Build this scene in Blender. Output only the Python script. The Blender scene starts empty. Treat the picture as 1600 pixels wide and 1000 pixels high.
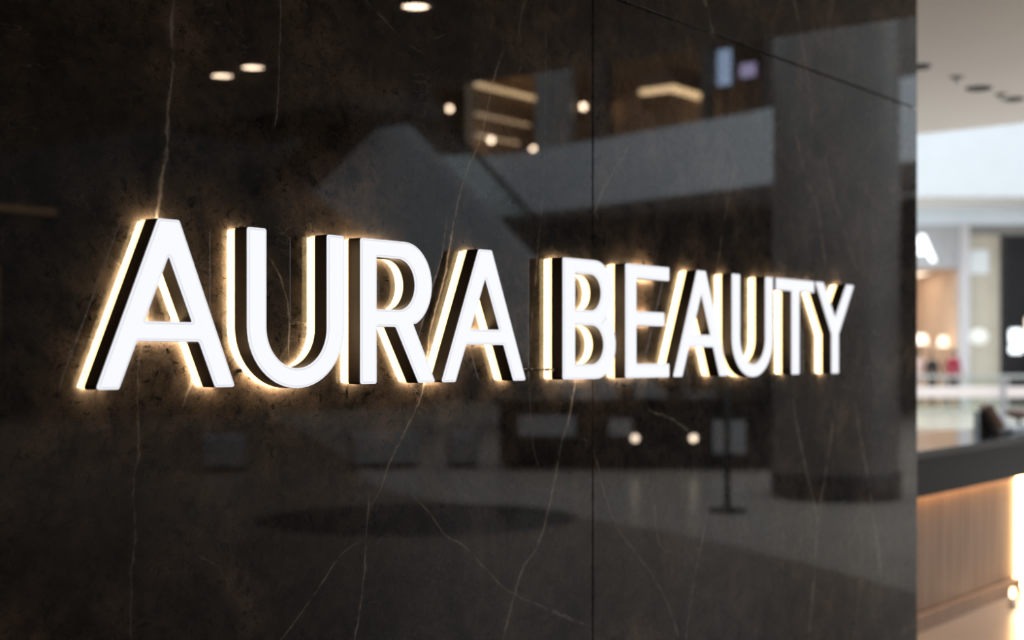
import bpy, bmesh, math, random
from mathutils import Vector, Matrix

# ------------------------------------------------------------------ camera, sky, exposure
scene = bpy.context.scene
COL = scene.collection
PI = math.pi

cam_d = bpy.data.cameras.new('camera')
cam = bpy.data.objects.new('camera', cam_d)
COL.objects.link(cam)
cam.location = (0.0, -2.054, 1.5)
cam.rotation_euler = (PI / 2, 0, -math.radians(52.763))
cam_d.lens = 50.0
cam_d.sensor_width = 36.0
cam_d.shift_y = 57.0 / 1600.0
cam_d.clip_end = 300
cam_d.dof.use_dof = True
cam_d.dof.focus_distance = 2.85
cam_d.dof.aperture_fstop = 2.3
scene.camera = cam

world = bpy.data.worlds.new('sky')
scene.world = world
world.use_nodes = True
wb = world.node_tree.nodes['Background']
wb.inputs['Color'].default_value = (0.82, 0.92, 1.0, 1)
wb.inputs['Strength'].default_value = 2.65

scene.view_settings.view_transform = 'Standard'
scene.view_settings.look = 'None'
scene.view_settings.exposure = 0.0
scene.view_settings.gamma = 1.0
scene.view_settings.use_curve_mapping = False
scene.cycles.use_denoising = True
scene.cycles.max_bounces = 7
scene.cycles.diffuse_bounces = 3
scene.cycles.glossy_bounces = 4
scene.cycles.transparent_max_bounces = 10
scene.cycles.sample_clamp_indirect = 6.0
scene.cycles.caustics_reflective = False
scene.cycles.caustics_refractive = False


# ------------------------------------------------------------------ materials
def nodes_of(m):
    m.use_nodes = True
    return m.node_tree.nodes, m.node_tree.links


def mat(name, col, rough=0.5, metal=0.0, var=0.12, scale=8.0, bump=0.0, spec=0.5, emit=None, estr=0.0):
    """a plain surface with a little procedural colour variation"""
    m = bpy.data.materials.new(name)
    n, l = nodes_of(m)
    b = n['Principled BSDF']
    b.inputs['Roughness'].default_value = rough
    b.inputs['Metallic'].default_value = metal
    b.inputs['Specular IOR Level'].default_value = spec
    tc = n.new('ShaderNodeTexCoord')
    nz = n.new('ShaderNodeTexNoise')
    nz.inputs['Scale'].default_value = scale
    nz.inputs['Detail'].default_value = 4
    l.new(tc.outputs['Object'], nz.inputs['Vector'])
    cr = n.new('ShaderNodeValToRGB')
    cr.color_ramp.elements[0].position = 0.3
    cr.color_ramp.elements[1].position = 0.7
    cr.color_ramp.elements[0].color = tuple(c * (1 - var) for c in col) + (1,)
    cr.color_ramp.elements[1].color = tuple(min(1, c * (1 + var)) for c in col) + (1,)
    l.new(nz.outputs['Fac'], cr.inputs['Fac'])
    l.new(cr.outputs['Color'], b.inputs['Base Color'])
    if bump:
        bp = n.new('ShaderNodeBump')
        bp.inputs['Strength'].default_value = bump
        bp.inputs['Distance'].default_value = 0.002
        l.new(nz.outputs['Fac'], bp.inputs['Height'])
        l.new(bp.outputs['Normal'], b.inputs['Normal'])
    if emit:
        b.inputs['Emission Color'].default_value = tuple(emit) + (1,)
        b.inputs['Emission Strength'].default_value = estr
    return m


def glow(name, col, strength, base=(0.8, 0.8, 0.8)):
    return mat(name, base, 0.4, var=0.02, emit=col, estr=strength)


def glass_mat(name, tint, rough=0.02):
    m = bpy.data.materials.new(name)
    n, l = nodes_of(m)
    n.remove(n['Principled BSDF'])
    out = n['Material Output']
    tr = n.new('ShaderNodeBsdfTransparent')
    tr.inputs['Color'].default_value = tuple(tint) + (1,)
    gl = n.new('ShaderNodeBsdfGlossy')
    gl.inputs['Roughness'].default_value = rough
    fr = n.new('ShaderNodeFresnel')
    ge = n.new('ShaderNodeNewGeometry')
    io = n.new('ShaderNodeMapRange')                 # pane seen from its rear face: same reflectance as from the front
    io.inputs['To Min'].default_value = 1.45
    io.inputs['To Max'].default_value = 1 / 1.45
    l.new(ge.outputs['Backfacing'], io.inputs['Value'])
    l.new(io.outputs[0], fr.inputs['IOR'])
    mx = n.new('ShaderNodeMixShader')
    l.new(fr.outputs[0], mx.inputs[0])
    l.new(tr.outputs[0], mx.inputs[1])
    l.new(gl.outputs[0], mx.inputs[2])
    l.new(mx.outputs[0], out.inputs['Surface'])
    return m


def wood_mat(name, a, b_, stretch=(14, 14, 0.6), rough=0.45):
    m = bpy.data.materials.new(name)
    n, l = nodes_of(m)
    b = n['Principled BSDF']
    b.inputs['Roughness'].default_value = rough
    tc = n.new('ShaderNodeTexCoord')
    mp = n.new('ShaderNodeMapping')
    mp.inputs['Scale'].default_value = stretch
    nz = n.new('ShaderNodeTexNoise')
    nz.inputs['Scale'].default_value = 3.0
    nz.inputs['Detail'].default_value = 6
    cr = n.new('ShaderNodeValToRGB')
    cr.color_ramp.elements[0].position = 0.35
    cr.color_ramp.elements[1].position = 0.65
    cr.color_ramp.elements[0].color = a + (1,)
    cr.color_ramp.elements[1].color = b_ + (1,)
    l.new(tc.outputs['Object'], mp.inputs[0])
    l.new(mp.outputs[0], nz.inputs['Vector'])
    l.new(nz.outputs['Fac'], cr.inputs['Fac'])
    l.new(cr.outputs['Color'], b.inputs['Base Color'])
    return m


# veins of the marble and one painted reflection line: (half width, strength, runs mostly upright, path along the wall as (x, z) in metres)
VEINS_AND_REFLECTION = [
    (0.00298, 0.9, 1, [(1.688, 2.172), (1.681, 2.077), (1.684, 2.031), (1.672, 1.937), (1.671, 1.879), (1.661, 1.831), (1.651, 1.761), (1.638, 1.657), (1.621, 1.542)]),
    (0.0019, 0.45, 1, [(1.621, 1.542), (1.606, 1.44), (1.608, 1.338), (1.597, 1.271), (1.6, 1.191), (1.592, 1.113), (1.59, 0.989)]),
    (0.00151, 0.6, 1, [(1.95, 2.213), (1.948, 2.087), (1.943, 1.992), (1.931, 1.94)]),
    (0.00216, 0.9, 1, [(2.677, 2.24), (2.628, 2.141), (2.592, 2.031), (2.559, 1.968), (2.528, 1.92), (2.498, 1.845), (2.475, 1.77), (2.453, 1.683), (2.402, 1.553), (2.376, 1.425), (2.333, 1.356), (2.271, 1.276), (2.235, 1.21), (2.168, 1.167)]),
    (0.00216, 0.5, 1, [(2.764, 2.379), (2.733, 2.28), (2.741, 2.22), (2.725, 2.174)]),
    (0.00188, 0.7, 1, [(2.205, 1.213), (2.197, 1.132), (2.189, 1.039), (2.158, 0.896)]),
    (0.00209, 0.8, 1, [(2.184, 1.118), (2.115, 1.088), (2.078, 1.053), (2.023, 1.002), (1.946, 0.937)]),
    (0.00269, 0.9, 1, [(2.971, 1.446), (2.942, 1.35), (2.903, 1.271), (2.881, 1.209), (2.854, 1.131), (2.808, 1.041), (2.743, 0.986), (2.705, 0.915), (2.66, 0.815)]),
    (0.00194, 0.6, 0, [(2.333, 1.203), (2.398, 1.155), (2.464, 1.092), (2.514, 1.072), (2.604, 1.003), (2.677, 0.949), (2.806, 0.893), (3.04, 0.803)]),
    (0.00654, 0.55, 1, [(3.616, 2.552), (3.653, 2.494), (3.684, 2.434)]),
    (0.00419, 0.5, 1, [(4.195, 2.669), (4.251, 2.566), (4.289, 2.458), (4.327, 2.359), (4.337, 2.254)]),
    (0.00511, 0.5, 1, [(4.186, 2.297), (4.242, 2.18), (4.298, 2.081), (4.385, 1.994), (4.415, 1.9), (4.445, 1.795)]),
    (0.00396, 0.5, 1, [(4.435, 2.181), (4.495, 2.058), (4.578, 1.955), (4.652, 1.861), (4.717, 1.786)]),
    (0.00333, 0.7, 1, [(3.227, 2.07), (3.142, 1.984), (3.088, 1.928), (3.052, 1.867)]),
    (0.00422, 0.6, 1, [(4.195, 1.37), (4.251, 1.223), (4.327, 1.072), (4.385, 0.961)]),
    (0.00426, 0.6, 1, [(4.526, 1.363), (4.485, 1.212), (4.435, 1.085), (4.385, 0.961), (4.356, 0.773), (4.308, 0.548)]),
    (0.00502, 0.6, 1, [(4.674, 1.359), (4.739, 1.2), (4.806, 1.037), (4.863, 0.872), (4.932, 0.632)]),
    (0.00294, 0.5, 1, [(3.653, 1.083), (3.616, 0.975), (3.564, 0.852), (3.514, 0.676)]),
    (0.00275, 0.5, 1, [(3.043, 1.272), (3.076, 1.204), (3.1, 1.144), (3.155, 1.056), (3.243, 0.979), (3.341, 0.898), (3.429, 0.797), (3.485, 0.699)]),
    (0.00284, 0.5, 1, [(3.348, 1.099), (3.361, 1.019), (3.388, 0.972), (3.478, 0.942)]),
    (0.00156, 0.4, 1, [(2.841, 2.394), (2.838, 2.063), (2.801, 1.714), (2.774, 1.433), (2.838, 1.18)]),  # pale line painted in for a reflected edge, not a vein
    (0.0017, 0.45, 1, [(2.464, 1.827), (2.442, 1.725), (2.393, 1.623), (2.365, 1.552)]),
    (0.00189, 0.5, 1, [(1.736, 1.603), (1.774, 1.544), (1.729, 1.461), (1.706, 1.403)]),
    (0.00152, 0.5, 1, [(1.919, 1.696), (1.953, 1.647), (1.974, 1.572), (1.974, 1.496)]),
    (0.00269, 0.5, 0, [(3.308, 1.355), (3.443, 1.324), (3.605, 1.254)]),
    (0.00419, 0.4, 1, [(3.817, 2.092), (3.757, 1.933), (3.699, 1.758)]),
    (0.00279, 0.4, 1, [(2.172, 2.258), (2.251, 2.22), (2.333, 2.18), (2.402, 2.163)]),
    (0.00158, 0.4, 0, [(1.744, 1.132), (1.798, 1.099), (1.824, 1.054), (1.878, 1.016)]),
]


def marble_mat():
    m = bpy.data.materials.new('dark_brown_marble')
    n, l = nodes_of(m)
    b = n['Principled BSDF']
    tc = n.new('ShaderNodeTexCoord')
    pos = tc.outputs['Object']
    sep = n.new('ShaderNodeSeparateXYZ')
    l.new(pos, sep.inputs[0])

    def math_(op, a, c=None, clamp=False):
        k = n.new('ShaderNodeMath')
        k.operation = op
        k.use_clamp = clamp
        for i, v in enumerate((a, c)):
            if v is None:
                continue
            if isinstance(v, (int, float)):
                k.inputs[i].default_value = v
            else:
                l.new(v, k.inputs[i])
        return k.outputs[0]

    def noise(scale, detail=5, rough=0.6, dist=0.0, vec=None, w=None):
        k = n.new('ShaderNodeTexNoise')
        k.inputs['Scale'].default_value = scale
        k.inputs['Detail'].default_value = detail
        k.inputs['Roughness'].default_value = rough
        k.inputs['Distortion'].default_value = dist
        l.new(vec if vec is not None else pos, k.inputs['Vector'])
        return k.outputs['Fac']

    def ramp(fac, stops):
        k = n.new('ShaderNodeValToRGB')
        e = k.color_ramp.elements
        e[0].position, e[0].color = stops[0][0], tuple(stops[0][1]) + (1,)
        e[1].position, e[1].color = stops[-1][0], tuple(stops[-1][1]) + (1,)
        for p, c in stops[1:-1]:
            x = e.new(p)
            x.color = tuple(c) + (1,)
        l.new(fac, k.inputs['Fac'])
        return k.outputs['Color']

    def mix(fac, a, c, mode='MIX'):
        k = n.new('ShaderNodeMix')
        k.data_type = 'RGBA'
        k.blend_type = mode
        if isinstance(fac, (int, float)):
            k.inputs[0].default_value = fac
        else:
            l.new(fac, k.inputs[0])
        for i, v in ((6, a), (7, c)):
            if isinstance(v, tuple):
                k.inputs[i].default_value = v + (1,)
            else:
                l.new(v, k.inputs[i])
        return k.outputs[2]

    # big soft clouds of brown on near black
    col = ramp(noise(2.6, 7, 0.62, 0.6),
               [(0.33, (0.016, 0.014, 0.012)), (0.45, (0.062, 0.052, 0.043)),
                (0.55, (0.112, 0.090, 0.073)), (0.68, (0.235, 0.178, 0.136))])
    # mottling and black pits
    mot = ramp(noise(13.0, 8, 0.7, 0.4), [(0.36, (0.30, 0.29, 0.28)), (0.50, (1.0, 1.0, 1.0)), (0.68, (1.7, 1.6, 1.48))])
    col = mix(1.0, col, mot, 'MULTIPLY')
    pit = ramp(noise(46.0, 6, 0.75, 0.8), [(0.36, (0.12, 0.12, 0.12)), (0.46, (1, 1, 1)), (0.9, (1.15, 1.15, 1.15))])
    col = mix(1.0, col, pit, 'MULTIPLY')
    grain = ramp(noise(320.0, 3, 0.7), [(0.36, (0.72, 0.72, 0.72)), (0.5, (1, 1, 1)), (0.66, (1.45, 1.42, 1.36))])
    col = mix(1.0, col, grain, 'MULTIPLY')
    # thin random hairlines: zero crossings of distorted noise
    hair = noise(1.7, 6, 0.55, 1.6)
    hd = math_('ABSOLUTE', math_('SUBTRACT', hair, 0.5))
    hm = n.new('ShaderNodeMapRange')
    hm.interpolation_type = 'SMOOTHSTEP'
    hm.inputs['From Min'].default_value = 0.0035
    hm.inputs['From Max'].default_value = 0.0004
    l.new(hd, hm.inputs['Value'])
    gate = math_('MULTIPLY', math_('SUBTRACT', noise(6.0, 3), 0.52), 6.0, True)
    hairs = math_('MULTIPLY', math_('MULTIPLY', hm.outputs[0], gate), 0.35)
    # drawn veins and the painted reflection line
    wob = noise(30.0, 5, 0.65)
    wob_m = math_('MULTIPLY', math_('SUBTRACT', wob, 0.5), 0.016)
    brk = noise(17.0, 4, 0.6)
    wide = noise(24.0, 4, 0.7)
    total = hairs
    for hw, st, upright, pts in VEINS_AND_REFLECTION:
        a_i, b_i = (1, 0) if upright else (0, 1)          # a = running coordinate, b = the other one
        P = sorted([(p[a_i], p[b_i]) for p in pts])
        a0, a1 = P[0][0], P[-1][0]
        b0, b1 = min(p[1] for p in P) - 1e-3, max(p[1] for p in P) + 1e-3
        run = sep.outputs['Z'] if upright else sep.outputs['X']
        oth = sep.outputs['X'] if upright else sep.outputs['Z']
        u = math_('DIVIDE', math_('SUBTRACT', run, a0), a1 - a0)
        fc = n.new('ShaderNodeFloatCurve')
        cv = fc.mapping.curves[0]
        q = [((p[0] - a0) / (a1 - a0), (p[1] - b0) / (b1 - b0)) for p in P]
        cv.points[0].location = q[0]
        cv.points[1].location = q[-1]
        for p in q[1:-1]:
            cv.points.new(*p)
        for p in cv.points:
            p.handle_type = 'AUTO_CLAMPED'
        fc.mapping.update()
        l.new(u, fc.inputs['Value'])
        want = math_('ADD', math_('MULTIPLY', fc.outputs[0], b1 - b0), b0)
        dist = math_('ABSOLUTE', math_('ADD', math_('SUBTRACT', oth, want), wob_m))
        wd = math_('MULTIPLY', math_('POWER', wide, 2.0), hw * 7.5)
        k = math_('SUBTRACT', 1.0, math_('DIVIDE', dist, wd), True)
        soft = math_('MULTIPLY', math_('SUBTRACT', 1.0, math_('DIVIDE', dist, hw * 7.0), True), 0.10)
        ends = math_('MULTIPLY', math_('MULTIPLY', u, 14.0, True),
                     math_('MULTIPLY', math_('SUBTRACT', 1.0, u), 14.0, True))
        g = math_('MULTIPLY', math_('SUBTRACT', brk, 0.30 + 0.12 * (1 - st)), 5.0, True)
        k = math_('MULTIPLY', math_('MULTIPLY', math_('ADD', k, soft), ends), math_('MULTIPLY', g, min(1.0, st * 1.15)))
        total = math_('MAXIMUM', total, k)
    col = mix(total, col, (0.78, 0.69, 0.61))
    l.new(col, b.inputs['Base Color'])
    b.inputs['Roughness'].default_value = 0.42
    b.inputs['Specular IOR Level'].default_value = 0.02
    b.inputs['Coat Weight'].default_value = 1.0
    b.inputs['Coat Roughness'].default_value = 0.012
    b.inputs['Coat IOR'].default_value = 1.54
    return m


M = {}
M['marble'] = marble_mat()
M['core'] = mat('black_backing', (0.006, 0.006, 0.006), 0.8)
M['face'] = glow('white_lit_acrylic', (0.955, 0.968, 1.0), 0.985, (0.04, 0.04, 0.04))
M['face_rim'] = glow('white_lit_acrylic_rim', (0.93, 0.94, 1.0), 0.94, (0.04, 0.04, 0.04))
M['face_seam'] = glow('dim_acrylic_seam', (0.86, 0.86, 0.94), 0.80, (0.04, 0.04, 0.04))
M['halo'] = glow('warm_lit_acrylic', (1.0, 0.71, 0.30), 2.7)
M['backlight'] = glow('warm_led_backlight', (1.0, 0.73, 0.48), 50.0)
M['bronze'] = mat('dark_bronze', (0.045, 0.038, 0.034), 0.42, 0.35, 0.1, 30)
M['black'] = mat('black_plastic', (0.008, 0.008, 0.009), 0.45)
M['steel'] = mat('brushed_steel', (0.55, 0.55, 0.56), 0.3, 0.9, 0.06, 30)
M['floor'] = mat('polished_beige_stone', (0.50, 0.425, 0.36), 0.26, 0, 0.08, 1.2)
M['floor_front_shade'] = mat('shade_brown_floor', (0.25, 0.18, 0.135), 0.3, 0, 0.12, 1.2)  # shade on the near floor put into a darker brown
M['inlay'] = mat('dark_stone_inlay', (0.06, 0.055, 0.05), 0.2, 0, 0.2, 3)
M['ceiling'] = mat('matt_plaster', (0.93, 0.905, 0.88), 0.9, 0, 0.02, 1)
M['darkceil'] = mat('dimmed_taupe_ceiling', (0.36, 0.315, 0.28), 0.85, 0, 0.05, 1)  # front ceiling coloured darker to dim its reflection and bounce light
M['white'] = mat('white_paint', (0.84, 0.87, 0.90), 0.55, 0, 0.02, 2)
M['coolwhite'] = mat('cool_white_band', (0.78, 0.87, 0.95), 0.5, 0, 0.02, 2)
M['truss'] = mat('grey_escalator_cladding', (0.36, 0.37, 0.39), 0.5, 0, 0.05, 2)
M['bulkhead'] = mat('cool_white_paint', (0.60, 0.615, 0.63), 0.55, 0, 0.02, 2)
M['greywhite'] = mat('grey_white_paint', (0.44, 0.44, 0.455), 0.6, 0, 0.04, 2)
M['darkwall'] = mat('dark_brown_cladding', (0.055, 0.045, 0.038), 0.6, 0, 0.25, 0.6)
M['stonecol'] = mat('taupe_column_stone', (0.17, 0.15, 0.135), 0.35, 0, 0.2, 1.5)
M['plinthdark'] = mat('black_plinth', (0.015, 0.015, 0.015), 0.4)
M['tan'] = mat('tan_panel', (0.46, 0.33, 0.22), 0.6, 0, 0.12, 1.5)
M['peach'] = mat('peach_panel', (0.78, 0.56, 0.40), 0.7, 0, 0.06, 1.5)
M['beige'] = mat('beige_panel', (0.52, 0.47, 0.38), 0.6, 0, 0.06, 2)
M['lavgrey'] = mat('pale_grey_column', (0.60, 0.58, 0.60), 0.5, 0, 0.03, 2)
M['blackpanel'] = mat('black_facade_panel', (0.018, 0.017, 0.019), 0.5, 0, 0.2, 2, spec=0.15)
M['greypanel'] = mat('grey_panel', (0.25, 0.24, 0.23), 0.6, 0, 0.1, 2)
M['glass'] = glass_mat('green_tinted_glass', (0.955, 0.985, 0.965))
M['handrail'] = mat('pale_pink_rail', (0.80, 0.70, 0.66), 0.4, 0, 0.03, 4)
M['rail_grey'] = mat('grey_rail', (0.42, 0.42, 0.40), 0.4, 0.3, 0.05, 4)
M['rubber'] = mat('black_rubber', (0.012, 0.012, 0.013), 0.5)
M['postgrey'] = mat('violet_grey_post', (0.24, 0.22, 0.25), 0.5, 0, 0.05, 6)
M['wood'] = wood_mat('oak_veneer', (0.33, 0.215, 0.15), (0.46, 0.325, 0.235))
M['ctop'] = mat('charcoal_stone', (0.012, 0.0115, 0.0115), 0.1, 0, 0.35, 5, spec=0.2)
M['apron'] = mat('charcoal_stone_apron', (0.020, 0.019, 0.019), 0.2, 0, 0.35, 5, spec=0.06)
M['counter_led'] = glow('amber_led', (1.0, 0.57, 0.24), 22.0)
M['under_led'] = glow('amber_led_low', (1.0, 0.56, 0.25), 15.0)
M['warm_lamp'] = glow('warm_lamp', (1.0, 0.80, 0.56), 2.2)
M['dim_glow'] = glow('dim_amber_glow', (1.0, 0.60, 0.32), 0.42, (0.2, 0.12, 0.06))
M['shop_panel'] = glow('shop_ceiling_light', (1.0, 0.80, 0.60), 2.5)
M['shop_bar'] = glow('shop_linear_light', (1.0, 0.68, 0.36), 8.0)
M['shop_bar_dim'] = glow('shop_linear_light_dim', (1.0, 0.66, 0.36), 4.5)
M['down_on'] = glow('lit_downlight', (1.0, 0.74, 0.52), 60.0)
M['kiosk_spot'] = glow('kiosk_spot', (1.0, 0.78, 0.58), 22.0)
M['fill_glow'] = glow('cool_fill_panel', (0.86, 0.94, 1.0), 7.5)  # glow of the added fill panels
M['sign_white'] = glow('cool_white_sign', (0.86, 0.95, 1.0), 2.4)
M['sign_blue'] = glow('blue_screen', (0.42, 0.62, 1.0), 2.2)
M['sign_violet'] = glow('violet_screen', (0.62, 0.45, 1.0), 1.5)
M['sign_soft'] = glow('soft_white_sign', (0.92, 0.96, 0.90), 0.42, (0.6, 0.6, 0.55))
M['sign_pale'] = glow('pale_sign_board', (0.92, 0.96, 0.98), 0.12, (0.62, 0.66, 0.68))
M['skin'] = mat('skin', (0.52, 0.34, 0.25), 0.6, 0, 0.04, 10)
M['hair'] = mat('dark_hair', (0.02, 0.015, 0.012), 0.6)
M['red'] = mat('red_cloth', (0.30, 0.022, 0.045), 0.8)
M['blackcloth'] = mat('black_cloth', (0.014, 0.014, 0.016), 0.85)
M['pinkcloth'] = mat('pale_pink_cloth', (0.72, 0.52, 0.46), 0.85)
M['denim'] = mat('dark_trousers', (0.03, 0.03, 0.04), 0.85)
M['tanleather'] = mat('tan_leather', (0.40, 0.25, 0.18), 0.6)
M['pinkbowl'] = mat('pink_ceramic', (0.72, 0.50, 0.46), 0.4)
M['paper'] = mat('white_paper', (0.80, 0.82, 0.86), 0.6)


# ------------------------------------------------------------------ geometry helpers
def link(o, parent=None):
    COL.objects.link(o)
    if parent is not None:
        o.parent = parent
    return o


def tag(o, label=None, cat=None, group=None, kind=None):
    if label: o['label'] = label
    if cat: o['category'] = cat
    if group: o['group'] = group
    if kind: o['kind'] = kind
    return o


def thing(name, label, cat, loc=(0, 0, 0), rz=0.0, group=None, kind=None):
    o = bpy.data.objects.new(name, None)
    link(o)
    o.location = loc
    o.rotation_euler = (0, 0, rz)
    o.empty_display_size = 0.1
    return tag(o, label, cat, group, kind)


def obj(name, me, m, parent=None, smooth=False):
    if isinstance(me, bmesh.types.BMesh):
        bm = me
        me = bpy.data.meshes.new(name)
        bmesh.ops.recalc_face_normals(bm, faces=bm.faces)
        bm.to_mesh(me)
        bm.free()
    if m is not None and not me.materials:
        me.materials.append(m)
    if smooth:
        for p in me.polygons:
            p.use_smooth = True
    o = bpy.data.objects.new(name, me)
    return link(o, parent)


def add_box(bm, lo, hi, bevel=0.0, mtx=None, seg=2):
    r = bmesh.ops.create_cube(bm, size=1.0)
    vs = r['verts']
    for v in vs:
        v.co = Vector([lo[i] + (v.co[i] + 0.5) * (hi[i] - lo[i]) for i in range(3)])
    if bevel > 0:
        es = list({e for v in vs for e in v.link_edges})
        rr = bmesh.ops.bevel(bm, geom=es, offset=bevel, segments=seg, affect='EDGES', profile=0.5)
        vs = list({v for f in rr['faces'] for v in f.verts} | {v for v in vs if v.is_valid})
    if mtx is not None:
        bmesh.ops.transform(bm, matrix=mtx, verts=vs)
    return vs


def box(name, lo, hi, m, parent=None, bevel=0.0):
    bm = bmesh.new()
    add_box(bm, lo, hi, bevel)
    return obj(name, bm, m, parent)


def lathe_bm(bm, prof, c=(0, 0, 0), seg=24):
    """turn a list of (r, z) about the z axis; closed at both ends when r is 0"""
    rings = []
    for r, z in prof:
        if r < 1e-6:
            rings.append([bm.verts.new((c[0], c[1], c[2] + z))])
        else:
            rings.append([bm.verts.new((c[0] + r * math.cos(2 * PI * i / seg), c[1] + r * math.sin(2 * PI * i / seg), c[2] + z))
                          for i in range(seg)])
    for a, b in zip(rings, rings[1:]):
        for i in range(seg):
            j = (i + 1) % seg
            if len(a) == 1 and len(b) == 1:
                continue
            if len(a) == 1:
                bm.faces.new((a[0], b[i], b[j]))
            elif len(b) == 1:
                bm.faces.new((a[i], a[j], b[0]))
            else:
                bm.faces.new((a[i], a[j], b[j], b[i]))


def lathe(name, prof, m, parent=None, c=(0, 0, 0), seg=24, smooth=True):
    bm = bmesh.new()
    lathe_bm(bm, prof, c, seg)
    o = obj(name, bm, m, parent, smooth)
    return o


def tube(name, pts, r, m, parent=None, seg=10, smooth=True):
    bm = bmesh.new()
    P = [Vector(p) for p in pts]
    rings = []
    for i, p in enumerate(P):
        d = (P[min(i + 1, len(P) - 1)] - P[max(i - 1, 0)]).normalized()
        a = d.cross(Vector((0, 0, 1)))
        if a.length < 1e-3:
            a = d.cross(Vector((1, 0, 0)))
        a.normalize()
        b = d.cross(a).normalized()
        rings.append([bm.verts.new(p + r * (math.cos(2 * PI * k / seg) * a + math.sin(2 * PI * k / seg) * b)) for k in range(seg)])
    for a, b in zip(rings, rings[1:]):
        for k in range(seg):
            j = (k + 1) % seg
            bm.faces.new((a[k], a[j], b[j], b[k]))
    bm.faces.new(rings[0])
    bm.faces.new(list(reversed(rings[-1])))
    return obj(name, bm, m, parent, smooth)


def prism_bm(bm, poly, z0, z1):
    """upright prism over an (x, y) outline"""
    a = [bm.verts.new((x, y, z0)) for x, y in poly]
    b = [bm.verts.new((x, y, z1)) for x, y in poly]
    k = len(poly)
    for i in range(k):
        j = (i + 1) % k
        bm.faces.new((a[i], a[j], b[j], b[i]))
    bm.faces.new(a)
    bm.faces.new(b)


def prism(name, poly, z0, z1, m, parent=None):
    bm = bmesh.new()
    prism_bm(bm, poly, z0, z1)
    return obj(name, bm, m, parent)


def ribbon(name, path, z0, z1, th, m, parent=None):
    """a wall of thickness th that follows an (x, y) path"""
    P = [Vector((x, y)) for x, y in path]
    N = []
    for i in range(len(P)):
        d = (P[min(i + 1, len(P) - 1)] - P[max(i - 1, 0)]).normalized()
        N.append(Vector((-d.y, d.x)))
    poly = [tuple(p) for p in P] + [tuple(p + q * th) for p, q in reversed(list(zip(P, N)))]
    bm = bmesh.new()
    k = len(P)
    A0 = [bm.verts.new((p.x, p.y, z0)) for p in P]
    A1 = [bm.verts.new((p.x, p.y, z1)) for p in P]
    B0 = [bm.verts.new((p.x + q.x * th, p.y + q.y * th, z0)) for p, q in zip(P, N)]
    B1 = [bm.verts.new((p.x + q.x * th, p.y + q.y * th, z1)) for p, q in zip(P, N)]
    for i in range(k - 1):
        bm.faces.new((A0[i], A0[i + 1], A1[i + 1], A1[i]))
        bm.faces.new((B0[i + 1], B0[i], B1[i], B1[i + 1]))
        bm.faces.new((A1[i], A1[i + 1], B1[i + 1], B1[i]))
        bm.faces.new((A0[i + 1], A0[i], B0[i], B0[i + 1]))
    bm.faces.new((A0[0], A1[0], B1[0], B0[0]))
    bm.faces.new((A0[-1], B0[-1], B1[-1], A1[-1]))
    return obj(name, bm, m, parent)


def smooth_path(pts, n=6):
    """Catmull-Rom through (x, y) points"""
    P = [Vector(p) for p in pts]
    out = []
    for i in range(len(P) - 1):
        p0, p1, p2, p3 = P[max(i - 1, 0)], P[i], P[i + 1], P[min(i + 2, len(P) - 1)]
        for k in range(n):
            t = k / n
            out.append(tuple(0.5 * ((2 * p1) + (p2 - p0) * t + (2 * p0 - 5 * p1 + 4 * p2 - p3) * t * t + (3 * p1 - p0 - 3 * p2 + p3) * t ** 3)))
    out.append(tuple(P[-1]))
    return out


def struct(o, kind='structure'):
    o['kind'] = kind
    return o


def copy_tree(o, parent=None):
    c = o.copy()
    link(c)
    c.parent = parent
    for ch in list(o.children):
        copy_tree(ch, c)
    return c


# ------------------------------------------------------------------ the marble wall
wall = thing('wall_marble', 'dark brown polished marble wall carrying the illuminated letters', None, kind='structure')
box('wall_core', (-5.79, 0.022, 0.0), (5.256, 0.32, 3.6), M['core'], wall)
col_x = [-5.80, -3.583, -1.373, 0.837, 3.047, 5.260]
row_z = [0.004, 2.445, 3.598]
for i in range(len(col_x) - 1):
    for j in range(2):
        g = 0.0022
        box('marble_slab', (col_x[i] + g, 0.0, row_z[j] + g), (col_x[i + 1] - g, 0.02, row_z[j + 1] - g), M['marble'], wall, 0.0012)

# ------------------------------------------------------------------ floor, ceiling, outer shell
struct(box('floor', (-12, -34, -0.2), (60, 30, 0.0), M['floor']))
struct(prism('floor_front_shade', [(-11.9, -25.98)] + smooth_path([(26.0, -25.98), (20.5, -19.0), (15.6, -13.0), (11.8, -8.6), (10.6, -4.5), (8.4, -1.0), (6.4, -0.02)], 6) + [(-11.9, -0.02)], 0.0, 0.003, M['floor_front_shade']))  # dark sheet painted for the shaded floor near the store
inl = [(9.95 + 1.5 * math.cos(a) * 0.8 - 1.3 * math.sin(a) * 0.6, -6.6 + 1.5 * math.cos(a) * 0.6 + 1.3 * math.sin(a) * 0.8)
       for a in [2 * PI * k / 40 for k in range(40)]]
struct(prism('floor_inlay', inl, 0.003, 0.007, M['inlay']))
ceil_poly = [(5.26, -0.5), (8.5, -0.5), (9.2, 0.2), (11.6, 0.75), (12.95, 1.7), (13.05, 3.2), (12.6, 9.0), (-10, 9.0), (-10, 0.33), (5.26, 0.33)]
struct(prism('ceiling', ceil_poly, 3.6, 4.5, M['ceiling']))
front_poly = [(-10, -13.5), (8.5, -13.5), (8.5, -0.5), (5.26, -0.5), (5.26, 0.33), (-10, 0.33)]
struct(prism('ceiling_front', front_poly, 3.6, 4.5, M['darkceil']))  # darker tone dims this ceiling part in the marble reflection
struct(box('wall_atrium', (-12, -26.6, 0), (33.0, -26, 14.0), M['darkwall']))
struct(box('wall_rear', (-12.4, -26.6, 0), (-12, 9.3, 14.0), M['darkwall']))
struct(box('wall_store_back', (-12, 9.0, 0), (13, 9.3, 3.6), M['greywhite']))

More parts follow.
